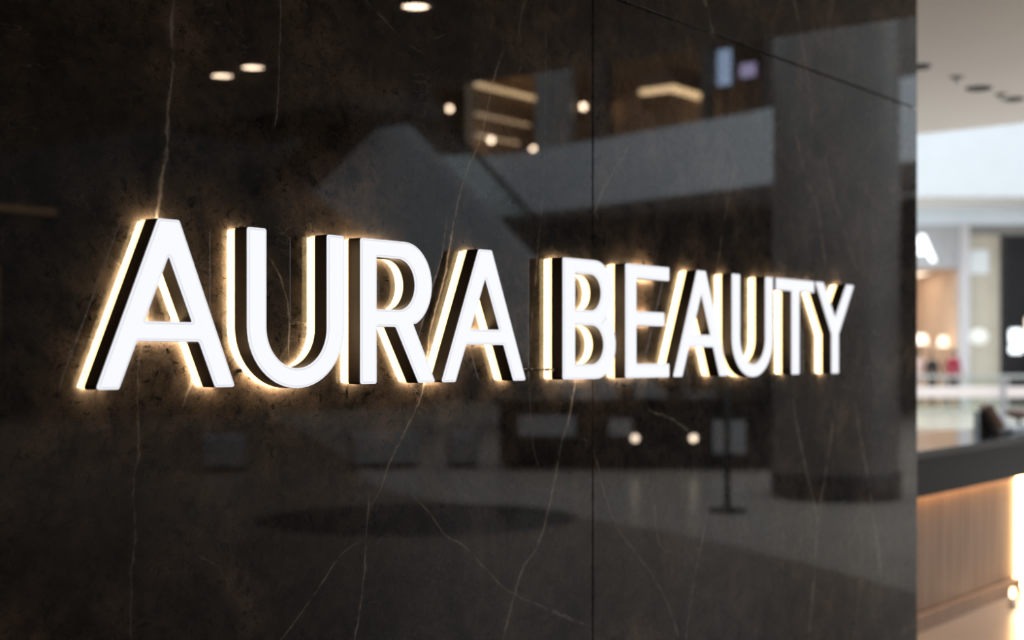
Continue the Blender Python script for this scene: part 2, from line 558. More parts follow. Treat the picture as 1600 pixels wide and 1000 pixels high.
# upper floor around the atrium: fascia, slab
fas = smooth_path([(32.5, -26.1), (33.6, -25.0), (34.0, -23.6), (33.4, -20.5), (32.5, -17.0), (31.7, -14.1), (29.9, -9.8), (30.0, -5.0), (32.0, 0.0)], 5)
fascia = struct(ribbon('fascia_white', fas, 5.72, 7.55, 0.25, M['white']))
slab_poly = [(p[0] + 0.2, p[1]) for p in fas] + [(36.4, 0.0), (36.4, -26.0)]
struct(prism('upper_floor_slab', slab_poly, 5.78, 5.98, M['greywhite']))
# ground floor facade below the balcony and dark cladding above the shops
struct(box('wall_atrium_end', (36.5, -31.0, 0), (36.9, 2.0, 5.78), M['darkwall']))
struct(box('wall_upper_cladding', (36.5, -31.0, 11.0), (36.9, 2.0, 14.0), M['darkwall']))
struct(box('wall_upper_end', (36.5, -16.4, 5.98), (36.9, 2.0, 11.0), M['stonecol']))

# upper shop behind the balcony: recessed bays with warm light
ush = thing('wall_upper_shop', 'warmly lit recessed shop above the white balcony fascia', None, kind='structure')
box('shop_floor', (36.5, -31.0, 5.78), (42.0, -16.4, 5.98), M['greypanel'], ush)
box('shop_ceiling', (36.9, -31.0, 10.9), (42.0, -16.4, 11.05), M['tan'], ush)
box('back_wall', (42.0, -31.0, 5.98), (42.2, -16.4, 11.0), M['tan'], ush)
box('side_wall', (36.5, -31.2, 5.98), (42.0, -30.9, 11.0), M['tan'], ush)
box('side_wall', (36.5, -16.7, 5.98), (42.0, -16.4, 11.0), M['darkwall'], ush)
box('partition', (36.5, -27.6, 5.98), (41.0, -27.4, 10.9), M['tan'], ush)
box('grey_panel', (36.5, -24.75, 5.98), (36.8, -23.4, 10.9), M['greypanel'], ush)
box('pillar', (36.5, -22.6, 5.98), (36.9, -22.05, 11.0), M['darkwall'], ush)
box('pillar', (36.5, -18.75, 5.98), (36.9, -18.5, 11.0), M['darkwall'], ush)
box('display_case', (39.5, -22.0, 5.98), (40.3, -19.0, 8.0), M['blackpanel'], ush)
box('display_case', (39.5, -26.3, 5.98), (40.3, -24.0, 8.2), M['blackpanel'], ush)
for z, x1 in ((10.45, 40.4), (9.5, 39.6), (8.8, 39.0)):
    t = thing('linear_light', {10.45: 'topmost warm linear light on the partition of the upper shop',
                               9.5: 'middle warm linear light on the partition of the upper shop',
                               8.8: 'lowest warm linear light on the partition of the upper shop'}[z], 'light', (36.6, -27.39, z), group='linear lights in the upper shop')
    box('housing', (0, 0, -0.05), (x1 - 36.6, 0.06, 0.12), M['greypanel'], t)
    box('diffuser', (0.03, 0.06, -0.03), (x1 - 36.63, 0.16, 0.10 if z > 10 else 0.04), M['shop_bar' if z > 10 else 'shop_bar_dim'], t)
for lab, lo, hi in (('warm cove light crossing the middle of the upper shop', (39.9, -23.0, 10.15), (40.15, -21.65, 10.9)),
                    ('warm cove light running towards the rear wall of the upper shop', (40.2, -21.95, 10.15), (41.95, -21.7, 10.9)),
                    ('short warm light in front of the rear wall of the upper shop', (41.5, -25.75, 10.15), (41.75, -25.2, 10.9))):
    t = thing('cove_light', lab, 'light', lo)
    d = [hi[i] - lo[i] for i in range(3)]
    box('housing', (0.0, 0, 0.16), (d[0], d[1], d[2]), M['tan'], t)
    box('diffuser', (0.01, 0.01, 0), (d[0] - 0.01, d[1] - 0.01, 0.16), M['shop_bar'], t)
for lab, y0, y1, z0, z1, m in (('tall blue lit screen in the upper shop window', -18.45, -18.0, 9.45, 10.5, 'sign_blue'),
                               ('small violet lit screen in the upper shop window', -17.7, -17.2, 9.6, 10.0, 'sign_violet')):
    t = thing('display_screen', lab, 'screen', (36.95, (y0 + y1) / 2, z0))
    w = (y1 - y0) / 2
    box('bezel', (0.03, -w - 0.03, -0.03), (0.10, w + 0.03, z1 - z0 + 0.03), M['black'], t)
    box('screen_face', (0.0, -w, 0.0), (0.03, w, z1 - z0), M[m], t)
    box('mount_post', (0.04, -0.05, -(z0 - 5.98)), (0.09, 0.05, 0.0), M['black'], t)


def downlight(lab, x, y, z, r=0.075, lit=True, group='ceiling downlights'):
    t = thing('downlight', lab, 'downlight', (x, y, z), group=group)
    lathe('trim_ring', [(r * 0.80, -0.004), (r * 0.86, -0.016), (r * 1.15, -0.012), (r * 1.22, 0.0), (r * 0.80, 0.0), (r * 0.80, -0.004)], M['steel' if lit else 'rubber'], t, seg=20)
    lathe('lens', [(0, -0.006), (r * 0.8, -0.004), (r * 0.8, 0.0), (0, 0.0)], M['down_on' if lit else 'plinthdark'], t, seg=20)
    return t


for y, x in ((-20.75, 36.95), (-19.65, 37.2)):
    downlight('lit downlight in the ceiling of the upper shop', x, y, 10.9, 0.085, True, 'downlights in the upper shop')
for y, z, x, lab in ((-28.55, 9.83, 36.8, 'small round pendant lamp hanging outside the warm shop partition'),
                     (-26.93, 8.65, 37.0, 'small round pendant lamp in front of the lowest linear shop light'),
                     (-25.2, 8.18, 37.0, 'lowest small round pendant lamp, just above the balcony fascia'),
                     (-23.25, 9.36, 37.0, 'small round pendant lamp between the grey panel and dark pillar')):
    t = thing('pendant_lamp', lab, 'lamp', (x, y, z), group='pendant lamps in the upper shop')
    lathe('globe', [(0, -0.09), (0.06, -0.07), (0.09, 0.0), (0.06, 0.07), (0.02, 0.09), (0, 0.09)], M['down_on'], t, seg=16)
    tube('cable', [(0, 0, 0.09), (0, 0, 10.9 - z)], 0.008, M['black'], t, 6)

# ------------------------------------------------------------------ lettering
def arc(cx, cy, rx, ry, a0, a1, k=14):
    return [(cx + rx * math.cos(math.radians(a0 + (a1 - a0) * i / k)), cy + ry * math.sin(math.radians(a0 + (a1 - a0) * i / k))) for i in range(k + 1)]


def rounded(poly, r=0.0062):
    """round the sharp corners of an outline"""
    out = []
    P = [Vector(p) for p in poly]
    k = len(P)
    for i in range(k):
        a, b, c = P[i - 1], P[i], P[(i + 1) % k]
        u, v = a - b, c - b
        if u.length < 1e-6 or v.length < 1e-6:
            continue
        ang = u.angle(v)
        if ang > math.radians(150):
            out.append(tuple(b))
            continue
        d = min(r / math.tan(ang / 2), 0.45 * u.length, 0.45 * v.length)
        p0, p1 = b + u.normalized() * d, b + v.normalized() * d
        for j in range(5):
            t = j / 4
            out.append(tuple(p0 * (1 - t) ** 2 + b * 2 * t * (1 - t) + p1 * t * t))
    return out


Z0, Z1 = 1.443, 1.743          # baseline and cap height of the letters


def glyph(ch):
    """outlines in metres, x from the left edge of the letter, z from the floor; first outline is the outside"""
    b, t = Z0, Z1
    if ch == 'A':
        w, c, hb, ha = 0.309, 0.1545, 0.0480, 0.0235
        inner = lambda z: hb + (z - b) * (c - hb) / (b + 0.234 - b)
        zb, zt, za = b + 0.083, b + 0.119, b + 0.234
        out = [(0, b), (hb, b), (inner(zb), zb), (w - inner(zb), zb), (w - hb, b), (w, b), (c + ha, t), (c - ha, t)]
        return [rounded(out), rounded([(inner(zt), zt), (w - inner(zt), zt), (c, za)], 0.002)]
    if ch == 'U':
        w, s = 0.259, 0.0485
        lo = b - 0.005
        out = [(0, t), (0, lo + 0.118)] + arc(w / 2, lo + 0.118, w / 2, 0.118, 180, 360, 28)[1:-1] + [(w, lo + 0.118), (w, t), (w - s, t)]
        out += [(w - s, lo + 0.118)] + arc(w / 2, lo + 0.118, w / 2 - s, 0.078, 360, 180, 28)[1:-1] + [(s, lo + 0.118), (s, t)]
        return [rounded(out)]
    if ch == 'R':
        s, w = 0.0485, 0.237
        zb, zi0, zi1 = b + 0.1185, b + 0.1555, b + 0.262
        ym, ry = (t + zb) / 2, (t - zb) / 2
        bx, rx = 0.136, 0.088
        out = [(0, b), (s, b), (s, zb), (0.108, zb), (0.181, b), (w, b), (0.163, b + 0.1265)]
        out += arc(bx, ym, rx, ry, -66, 90, 18) + [(0, t)]
        ri = (zi1 - zi0) / 2
        inn = [(s, zi0)] + arc(0.116, (zi0 + zi1) / 2, 0.053, ri, -90, 90, 16) + [(s, zi1)]
        return [rounded(out), rounded(inn, 0.002)]
    if ch == 'B':
        s = 0.0520
        zm = b + 0.158
        u_c, u_r = (t + zm - 0.016) / 2, (t - zm + 0.016) / 2
        l_c, l_r = (b + zm + 0.016) / 2, (zm + 0.016 - b) / 2
        out = [(0, b)] + arc(0.146, l_c, 0.089, l_r, -90, 58, 18) + arc(0.140, u_c, 0.082, u_r, -52, 90, 18) + [(0, t)]
        i1 = [(s, b + 0.173)] + arc(0.122, b + 0.2175, 0.046, 0.0445, -90, 90, 16) + [(s, b + 0.262)]
        i2 = [(s, b + 0.0385)] + arc(0.126, b + 0.0865, 0.054, 0.048, -90, 90, 16) + [(s, b + 0.1345)]
        return [rounded(out), rounded(i1, 0.002), rounded(i2, 0.002)]
    if ch == 'E':
        s, w, h = 0.0520, 0.219, 0.0385
        m0 = b + 0.138
        return [rounded([(0, b), (w, b), (w, b + h), (s, b + h), (s, m0), (w - 0.025, m0), (w - 0.025, m0 + h), (s, m0 + h),
                         (s, t - h), (w, t - h), (w, t), (0, t)])]
    if ch == 'T':
        w, s, h = 0.268, 0.053, 0.0385
        c = w / 2
        return [rounded([(c - s / 2, b), (c + s / 2, b), (c + s / 2, t - h), (w, t - h), (w, t), (0, t), (0, t - h), (c - s / 2, t - h)])]
    if ch == 'Y':
        w, s, a = 0.302, 0.054, 0.060
        c = w / 2
        return [rounded([(c - s / 2, b), (c + s / 2, b), (c + s / 2, b + 0.130), (w, t), (w - a, t), (c, b + 0.186), (a, t), (0, t), (c - s / 2, b + 0.130)])]


def extrude_outline(name, loops, y0, y1, inset=0.0, bevel=0.0):
    """solid from y0 (wall side) to y1 (room side, more negative) over outlines in the x-z plane"""
    cu = bpy.data.curves.new(name, 'CURVE')
    cu.dimensions = '2D'
    cu.fill_mode = 'BOTH'
    for lp in loops:
        sp = cu.splines.new('POLY')
        sp.points.add(len(lp) - 1)
        for p, q in zip(sp.points, lp):
            p.co = (q[0], q[1], 0, 1)
        sp.use_cyclic_u = True
    half = abs(y0 - y1) / 2
    cu.bevel_depth = bevel
    cu.bevel_resolution = 3
    cu.extrude = half - bevel
    cu.offset = -inset - bevel
    o = bpy.data.objects.new(name, cu)
    COL.objects.link(o)
    bpy.context.view_layer.update()
    dg = bpy.context.evaluated_depsgraph_get()
    me = bpy.data.meshes.new_from_object(o.evaluated_get(dg))
    bpy.data.objects.remove(o)
    bpy.data.curves.remove(cu)
    me.transform(Matrix.Translation((0, (y0 + y1) / 2, 0)) @ Matrix.Rotation(PI / 2, 4, 'X'))
    me.name = name
    return me


GL = {}
def letter_meshes(ch):
    if ch not in GL:
        lp = [[(x, z - Z0) for x, z in q] for q in glyph(ch)]
        GL[ch] = (extrude_outline('halo_strip', lp, -0.0065, -0.0185, 0.0012),
                  extrude_outline('back_light', lp, -0.0060, -0.0065, 0.0035),
                  extrude_outline('metal_return', lp, -0.0185, -0.0500, 0.0),
                  extrude_outline('face_rim', lp, -0.0500, -0.0545, 0.0006, 0.0020),
                  extrude_outline('face_seam', lp, -0.0510, -0.0548, 0.0036),
                  extrude_outline('face_panel', lp, -0.0510, -0.0551, 0.0052))
    return GL[ch]


SIGN = [('A', 1.4775, 'lit white letter A that starts the first sign word, beside the letter U'),
        ('U', 1.8155, 'lit white letter U between the letters A and R'),
        ('R', 2.1222, 'lit white letter R in the first sign word'),
        ('A', 2.3785, 'lit white letter A that ends the first sign word, after the letter R'),
        ('B', 2.8385, 'lit white letter B that starts the second sign word'),
        ('E', 3.1210, 'lit white letter E after the letter B'),
        ('A', 3.3610, 'lit white letter A in the second sign word, after the letter E'),
        ('U', 3.6950, 'lit white letter U in the second sign word, before the letter T'),
        ('T', 3.9760, 'lit white letter T before the final letter Y'),
        ('Y', 4.2535, 'lit white letter Y that ends the second sign word')]
for ch, x, lab in SIGN:
    h, bl, r, f1, f2, f = letter_meshes(ch)
    t = thing('sign_letter', lab, 'letter', (x, 0, Z0), group='illuminated letters on the marble wall')
    obj('halo_strip', h, M['halo'], t)['label'] = 'warm glowing clear strip at the back of the letter'
    obj('back_light', bl, M['backlight'], t)
    obj('metal_return', r, M['bronze'], t)['label'] = 'dark bronze side of the letter'
    obj('face_rim', f1, M['face_rim'], t)
    obj('face_seam', f2, M['face_seam'], t)
    obj('face_panel', f, M['face'], t)['label'] = 'bright white lit front of the letter'
    pins = [(0.024, 0.03)] if ch not in 'TY' else [(0.134 if ch == 'T' else 0.151, 0.03)]
    for px, pz in pins:
        bm = bmesh.new()
        bmesh.ops.create_cone(bm, cap_ends=True, segments=10, radius1=0.004, radius2=0.004, depth=0.009,
                              matrix=Matrix.Translation((px, -0.0035, pz)) @ Matrix.Rotation(PI / 2, 4, 'X'))
        obj('mounting_pin', bm, M['black'], t)

# little beaded connector wire beside the letter B
wire = thing('connector_wire', 'short black beaded wire running to the side of the letter B', 'wire', (2.70, -0.012, 1.468))
tube('cord', [(0, 0.010, 0), (0.03, 0, 0.0005), (0.07, -0.004, 0), (0.10, -0.012, 0.0005), (0.137, -0.024, 0)], 0.0016, M['black'], wire, 8)
for k, (dx, dy) in enumerate(((0.012, 0.006), (0.035, 0.0), (0.058, -0.003), (0.080, -0.006), (0.108, -0.015), (0.128, -0.021))):
    bm = bmesh.new()
    bmesh.ops.create_cone(bm, cap_ends=True, segments=12, radius1=0.0036, radius2=0.0036, depth=0.011,
                          matrix=Matrix.Translation((dx, dy, 0)) @ Matrix.Rotation(PI / 2, 4, 'Y'))
    obj('bead', bm, M['black'] if k < 4 else M['steel'], wire)

# ------------------------------------------------------------------ near ceiling downlights
for x, y in ((6.42, -3.55), (7.13, -6.08), (7.06, -5.67)):
    downlight('lit downlight in the taupe ceiling in front of the marble wall', x, y, 3.6, 0.10, True, 'lit downlights in the taupe ceiling')
downlight('lit downlight in the taupe ceiling in front of the marble wall', 6.3, -3.0, 3.6, 0.10, True, 'lit downlights in the taupe ceiling')
for lab, x, y, r in (('dark round downlight in the ceiling closest to the marble wall', 9.97, 1.83, 0.075),
                     ('widest dark round downlight in the ceiling over the counter', 11.06, 1.77, 0.085),
                     ('dark round downlight at the far end of the ceiling row', 11.70, 1.70, 0.07)):
    downlight(lab, x, y, 3.6, r, False, 'dark downlights over the counter')
for lab, x, y in (('small pale sprinkler disc between the two larger downlights', 10.52, 1.75), ('small pale sprinkler disc beside the last downlight', 11.43, 1.72)):
    t = thing('sprinkler', lab, 'sprinkler', (x, y, 3.6))
    lathe('plate', [(0, -0.012), (0.04, -0.010), (0.055, 0.0), (0, 0.0)], M['greypanel'], t, seg=16)
    lathe('head', [(0, -0.05), (0.02, -0.048), (0.012, -0.03), (0.012, -0.012), (0, -0.012)], M['white'], t, seg=12)

# ------------------------------------------------------------------ reception counter
ct = thing('reception_counter', 'reception counter with dark stone top and pale wooden front lit by amber strips', 'counter', (7.6, 0.78, 0))
X0, X1 = -1.9, 3.2
box('carcass', (X0 + 0.04, 0.13, 0.09), (X1 - 0.04, 0.60, 0.94), M['black'], ct)
box('worktop', (X0, 0.0, 0.955), (X1, 0.62, 1.0), M['ctop'], ct, 0.004)
ap = box('apron', (X0, 0.0, 0.752), (X1, 0.06, 0.953), M['apron'], ct, 0.003)
box('led_channel', (X0 + 0.02, 0.066, 0.772), (X1 - 0.02, 0.10, 0.80), M['under_led'], ct)
px = X0 + 0.02
k = 0
LEDX = 1.62
while px < X1 - 0.03:
    w = 0.145
    if not (px < LEDX + 0.11 and px + w > LEDX):
        box('wood_plank', (px, 0.112, 0.095), (min(px + w, X1 - 0.02) - 0.003, 0.13, 0.95), M['wood'], ct, 0.001)
        px += w
    else:
        if px < LEDX - 0.01:
            box('wood_plank', (px, 0.112, 0.095), (LEDX - 0.003, 0.13, 0.95), M['wood'], ct, 0.001)
        px = LEDX + 0.113
led = box('vertical_led', (LEDX, 0.085, 0.012), (LEDX + 0.105, 0.128, 0.75), M['counter_led'], ct, 0.004)
box('plinth', (X0 + 0.02, 0.075, 0.0), (LEDX - 0.01, 0.128, 0.088), M['wood'], ct, 0.002)
box('plinth', (LEDX + 0.115, 0.075, 0.0), (X1 - 0.02, 0.128, 0.088), M['wood'], ct, 0.002)

t = thing('floor_uplight', 'small round amber uplight on the floor by the wooden counter front', 'light', (8.62, 0.72, 0))
lathe('rim', [(0.0, 0.0), (0.030, 0.0), (0.028, 0.012), (0.016, 0.02), (0.016, 0.055), (0.0, 0.055)], M['steel'], t, seg=18)
lathe('bulb', [(0.0, 0.055), (0.012, 0.056), (0.016, 0.080), (0.010, 0.108), (0, 0.112)], M['shop_bar'], t, seg=16)

# things on the counter
t = thing('tablet_stand', 'black tablet stand with a tan leather panel leaning on the counter', 'tablet stand', (9.40, 1.12, 1.0), math.radians(-53))
box('base', (-0.09, -0.07, 0), (0.13, 0.09, 0.012), M['black'], t, 0.003)
bm = bmesh.new()
a = [(-0.085, 0), (0.0, 0), (-0.065, 0.125), (-0.085, 0.125)]
va = [bm.verts.new((x, -0.055, 0.012 + z)) for x, z in a]
vb = [bm.verts.new((x, 0.075, 0.012 + z)) for x, z in a]
for i in range(4):
    j = (i + 1) % 4
    bm.faces.new((va[i], va[j], vb[j], vb[i]))
bm.faces.new(va); bm.faces.new(vb)
obj('wedge_back', bm, M['black'], t)
bm = bmesh.new()
add_box(bm, (-0.026, -0.075, 0), (0.026, 0.09, 0.175), 0.004, Matrix.Translation((0.055, 0, 0.026)) @ Matrix.Rotation(math.radians(-30), 4, 'Y'))
obj('leaning_panel', bm, M['tanleather'], t)
t = thing('menu_booklet', 'white open booklet lying on the counter beside the tablet stand', 'booklet', (9.78, 1.12, 1.0), math.radians(-10))
box('page_block', (-0.15, -0.1, 0.0), (-0.002, 0.1, 0.022), M['paper'], t, 0.004)
box('page_block', (0.002, -0.1, 0.0), (0.15, 0.1, 0.022), M['paper'], t, 0.004)
box('spine', (-0.004, -0.1, 0.0), (0.004, 0.1, 0.006), M['black'], t)
t = thing('footed_bowl', 'pink bowl on a dark foot standing on the counter', 'bowl', (10.08, 1.15, 1.0))
lathe('foot', [(0, 0), (0.05, 0), (0.045, 0.008), (0.012, 0.016), (0.010, 0.055), (0.03, 0.065), (0, 0.065)], M['black'], t)
lathe('bowl', [(0, 0.062), (0.04, 0.064), (0.085, 0.09), (0.095, 0.125), (0.088, 0.125), (0.07, 0.09), (0, 0.075)], M['pinkbowl'], t)
t = thing('back_cabinet', 'low black cabinet with a peach wooden top behind the counter', 'cabinet', (9.2, 2.0, 0))
box('body', (-1.6, -0.15, 0.0), (1.55, 0.4, 0.90), M['black'], t, 0.004)
box('top', (-1.62, -0.17, 0.90), (1.57, 0.42, 0.945), M['peach'], t, 0.004)
for i in range(4):
    d = box('door', (-1.58 + i * 0.785, -0.168, 0.06), (-1.58 + i * 0.785 + 0.775, -0.15, 0.89), M['black'], t, 0.003)
    box('handle', (-1.58 + i * 0.785 + 0.70, -0.185, 0.55), (-1.58 + i * 0.785 + 0.715, -0.168, 0.75), M['steel'], d)

# ------------------------------------------------------------------ the far block opposite the counter (turned in plan)
TH = math.radians(37.237)
RV = Vector((math.sin(TH), -math.cos(TH)))       # along the far shop fronts
FV = Vector((math.cos(TH), math.sin(TH)))        # into the shops
FO = Vector((0, -2.054)) + RV * 14.08 + FV * 44.0
FRZ = math.atan2(RV.y, RV.x)


def far(name, label, cat, u, v, z=0.0, **kw):
    p = FO + RV * u + FV * v
    return thing(name, label, cat, (p.x, p.y, z), FRZ, **kw)


fb = far('wall_far_shops', 'shop fronts across the atrium below a bright white bulkhead', None, 0, 0, kind='structure')
box('header', (-12, 0, 4.22), (-0.16, 0.3, 5.58), M['greywhite'], fb)
box('header_band', (-12, -0.02, 5.58), (12, 0.3, 6.05), M['coolwhite'], fb)
box('header', (-0.16, 0.02, 5.25), (12, 0.3, 5.58), M['greypanel'], fb)
box('soffit', (-14, -6.2, 6.05), (14, 8, 6.25), M['white'], fb)
box('bulkhead', (-14, -6.4, 5.72), (14, -6.1, 11.5), M['bulkhead'], fb)
box('column', (-0.24, -0.12, 0), (0.05, 0.25, 5.58), M['lavgrey'], fb)
box('beige_front', (0.05, 0.05, 0), (1.04, 0.3, 5.25), M['beige'], fb)
box('beige_pilaster', (0.80, 0.0, 0), (1.00, 0.05, 5.25), M['beige'], fb)
box('black_front', (1.04, -0.05, 0), (12, 0.3, 5.25), M['blackpanel'], fb)
box('black_frame', (1.04, -0.12, 0), (1.16, -0.05, 5.25), M['black'], fb)
box('room_back', (-12, 5.0, 0), (-0.2, 5.2, 4.4), M['peach'], fb)
box('room_side', (-0.24, 0.25, 0), (-0.1, 5.0, 4.4), M['peach'], fb)
box('room_ceiling', (-12, 0.3, 4.22), (-0.2, 5.0, 4.4), M['peach'], fb)
box('room_shelf', (-12, 4.4, 2.55), (-0.6, 5.0, 2.65), M['tan'], fb)

for i, u in enumerate((-9.0, -6.0, -3.0, 0.0, 3.0, 6.0)):  # unseen fill panels added to brighten the far promenade
    t = far('fill_panel', 'added cool white fill panel hidden behind the white bulkhead', 'light', u, -4.75, 6.05, group='added fill panels in the far soffit')
    box('frame', (-0.95, -1.25, -0.03), (0.95, 1.25, 0.0), M['white'], t)
    box('diffuser', (-0.90, -1.2, -0.04), (0.90, 1.2, -0.03), M['fill_glow'], t)
for i, u in enumerate((-3.6, -1.9, -0.95)):
    t = far('panel_light', ['warm ceiling panel light deep inside the peach shop', 'warm ceiling panel light above the shelf lamps in the peach shop',
                            'warm ceiling panel light beside the pale grey shop column'][i], 'light', u, 2.9, 4.22, group='ceiling lights in the peach shop')
    box('frame', (-0.36, -1.05, -0.04), (0.36, 1.05, 0.0), M['white'], t)
    box('diffuser', (-0.32, -1.0, -0.055), (0.32, 1.0, -0.04), M['shop_panel'], t)
for lab, u, z, r in (('wide warm shaded lamp on a stand inside the peach shop', -1.20, 2.02, 0.26), ('smaller warm shaded lamp on a stand by the grey column', -0.47, 1.95, 0.16)):
    t = far('shop_lamp', lab, 'lamp', u, 0.9, 0)
    lathe('shade', [(r * 0.7, z + 0.17), (r, z - 0.13), (r * 0.97, z - 0.13), (r * 0.67, z + 0.17), (r * 0.7, z + 0.17)], M['warm_lamp'], t)
    tube('pole', [(0, 0, 0.02), (0, 0, z + 0.14)], 0.02, M['black'], t, 8)
    lathe('foot', [(0, 0), (0.16, 0), (0.15, 0.02), (0, 0.025)], M['black'], t)
# glowing letter on the header
AL = [[(x * 2.75, (z - Z0) * 2.75) for x, z in q] for q in glyph('A')]
t = far('header_letter', 'glowing cool white letter A on the grey shop header', 'letter', -1.86, -0.02, 4.42)
obj('letter_face', extrude_outline('letter_face', AL, -0.06, -0.16, 0.0, 0.01), M['sign_white'], t)
obj('letter_back', extrude_outline('letter_back', AL, 0.0, -0.06, 0.0), M['steel'], t)
t = far('wall_sign', 'pale square sign board on the beige shop front', 'sign', 0.36, 0.05, 4.05)
box('board', (-0.32, -0.06, 0.0), (0.32, 0.0, 0.74), M['white'], t, 0.01)
box('lit_face', (-0.30, -0.075, 0.02), (0.30, -0.06, 0.72), M['sign_pale'], t)
t = far('round_sign', 'soft white oval lit sign low on the beige shop front', 'sign', 0.35, 0.05, 2.10)
bm = bmesh.new()
bmesh.ops.create_uvsphere(bm, u_segments=24, v_segments=12, radius=1.0, matrix=Matrix.Translation((0, -0.06, 0)) @ Matrix.Diagonal((0.32, 0.06, 0.26, 1)))
obj('lit_face', bm, M['sign_soft'], t, True)
box('bracket', (-0.05, -0.05, -0.05), (0.05, 0.0, 0.05), M['steel'], t)
t = far('projecting_sign', 'small bright two-lobed sign on the black shop front', 'sign', 1.47, -0.05, 1.58)
box('back_plate', (-0.24, -0.04, -0.03), (0.24, 0.0, 0.82), M['black'], t, 0.01)
lobes = [[(-0.19, 0.32), (0.19, 0.32), (0.19, 0.76), (-0.19, 0.76)], [(-0.2, 0.02), (0.2, 0.02), (0.2, 0.27), (-0.2, 0.27)]]
for lb in lobes:
    obj('lobe', extrude_outline('lobe', [rounded(lb, 0.08)], -0.04, -0.10, 0.0, 0.01), M['sign_white'], t)
t = far('warm_strip', 'warm upright light strip beside the small sign on the black front', 'light', 1.83, -0.06, 1.7)
box('housing', (-0.06, -0.05, -0.05), (0.06, 0.0, 1.05), M['black'], t)
box('diffuser', (-0.05, -0.08, 0.0), (0.05, -0.05, 1.0), M['warm_lamp'], t)
t = far('red_panel', 'red panel standing against the black shop front', 'panel', 1.95, -0.25, 0)
box('board', (-0.14, -0.03, 0.05), (0.14, 0.0, 1.55), M['red'], t, 0.005)
box('foot', (-0.16, -0.12, 0.0), (0.16, 0.05, 0.05), M['black'], t, 0.005)


def balustrade(lab, v, u0, u1, top, rail_h, rail_m, step, postm):
    t = far('glass_balustrade', lab, 'balustrade', 0, v)
    box('handrail', (u0, -0.05, top - rail_h), (u1, 0.05, top), M[rail_m], t, 0.01)
    box('base_channel', (u0, -0.04, 0.0), (u1, 0.04, 0.06), M['rail_grey'], t)
    u = u0
    while u < u1 - 0.01:
        box('glass_pane', (u + 0.03, -0.008, 0.06), (min(u + step, u1) - 0.03, 0.008, top - rail_h), M['glass'], t)
        box('post', (u - 0.02, -0.035, 0.06), (u + 0.02, 0.035, top - rail_h), M[postm], t)
        u += step
    return t


balustrade('glass balustrade with a broad pale pink handrail beyond the counter', -19.0, -12.03, 0.0, 0.965, 0.19, 'handrail', 1.6, 'rail_grey')
balustrade('farther glass balustrade with a thin grey rail before the shops', -7.0, -14.0, 6.0, 1.02, 0.09, 'rail_grey', 1.6, 'rail_grey')
t = far('bollard_post', 'slim violet-grey post rising past the broad pink handrail', 'post', -5.55, -19.3, 0)
lathe('shaft', [(0, 0), (0.055, 0), (0.05, 0.03), (0.045, 1.06), (0.04, 1.09), (0, 1.10)], M['postgrey'], t, seg=16)
lathe('base', [(0.05, 0), (0.12, 0), (0.11, 0.02), (0.05, 0.03)], M['postgrey'], t, seg=16)


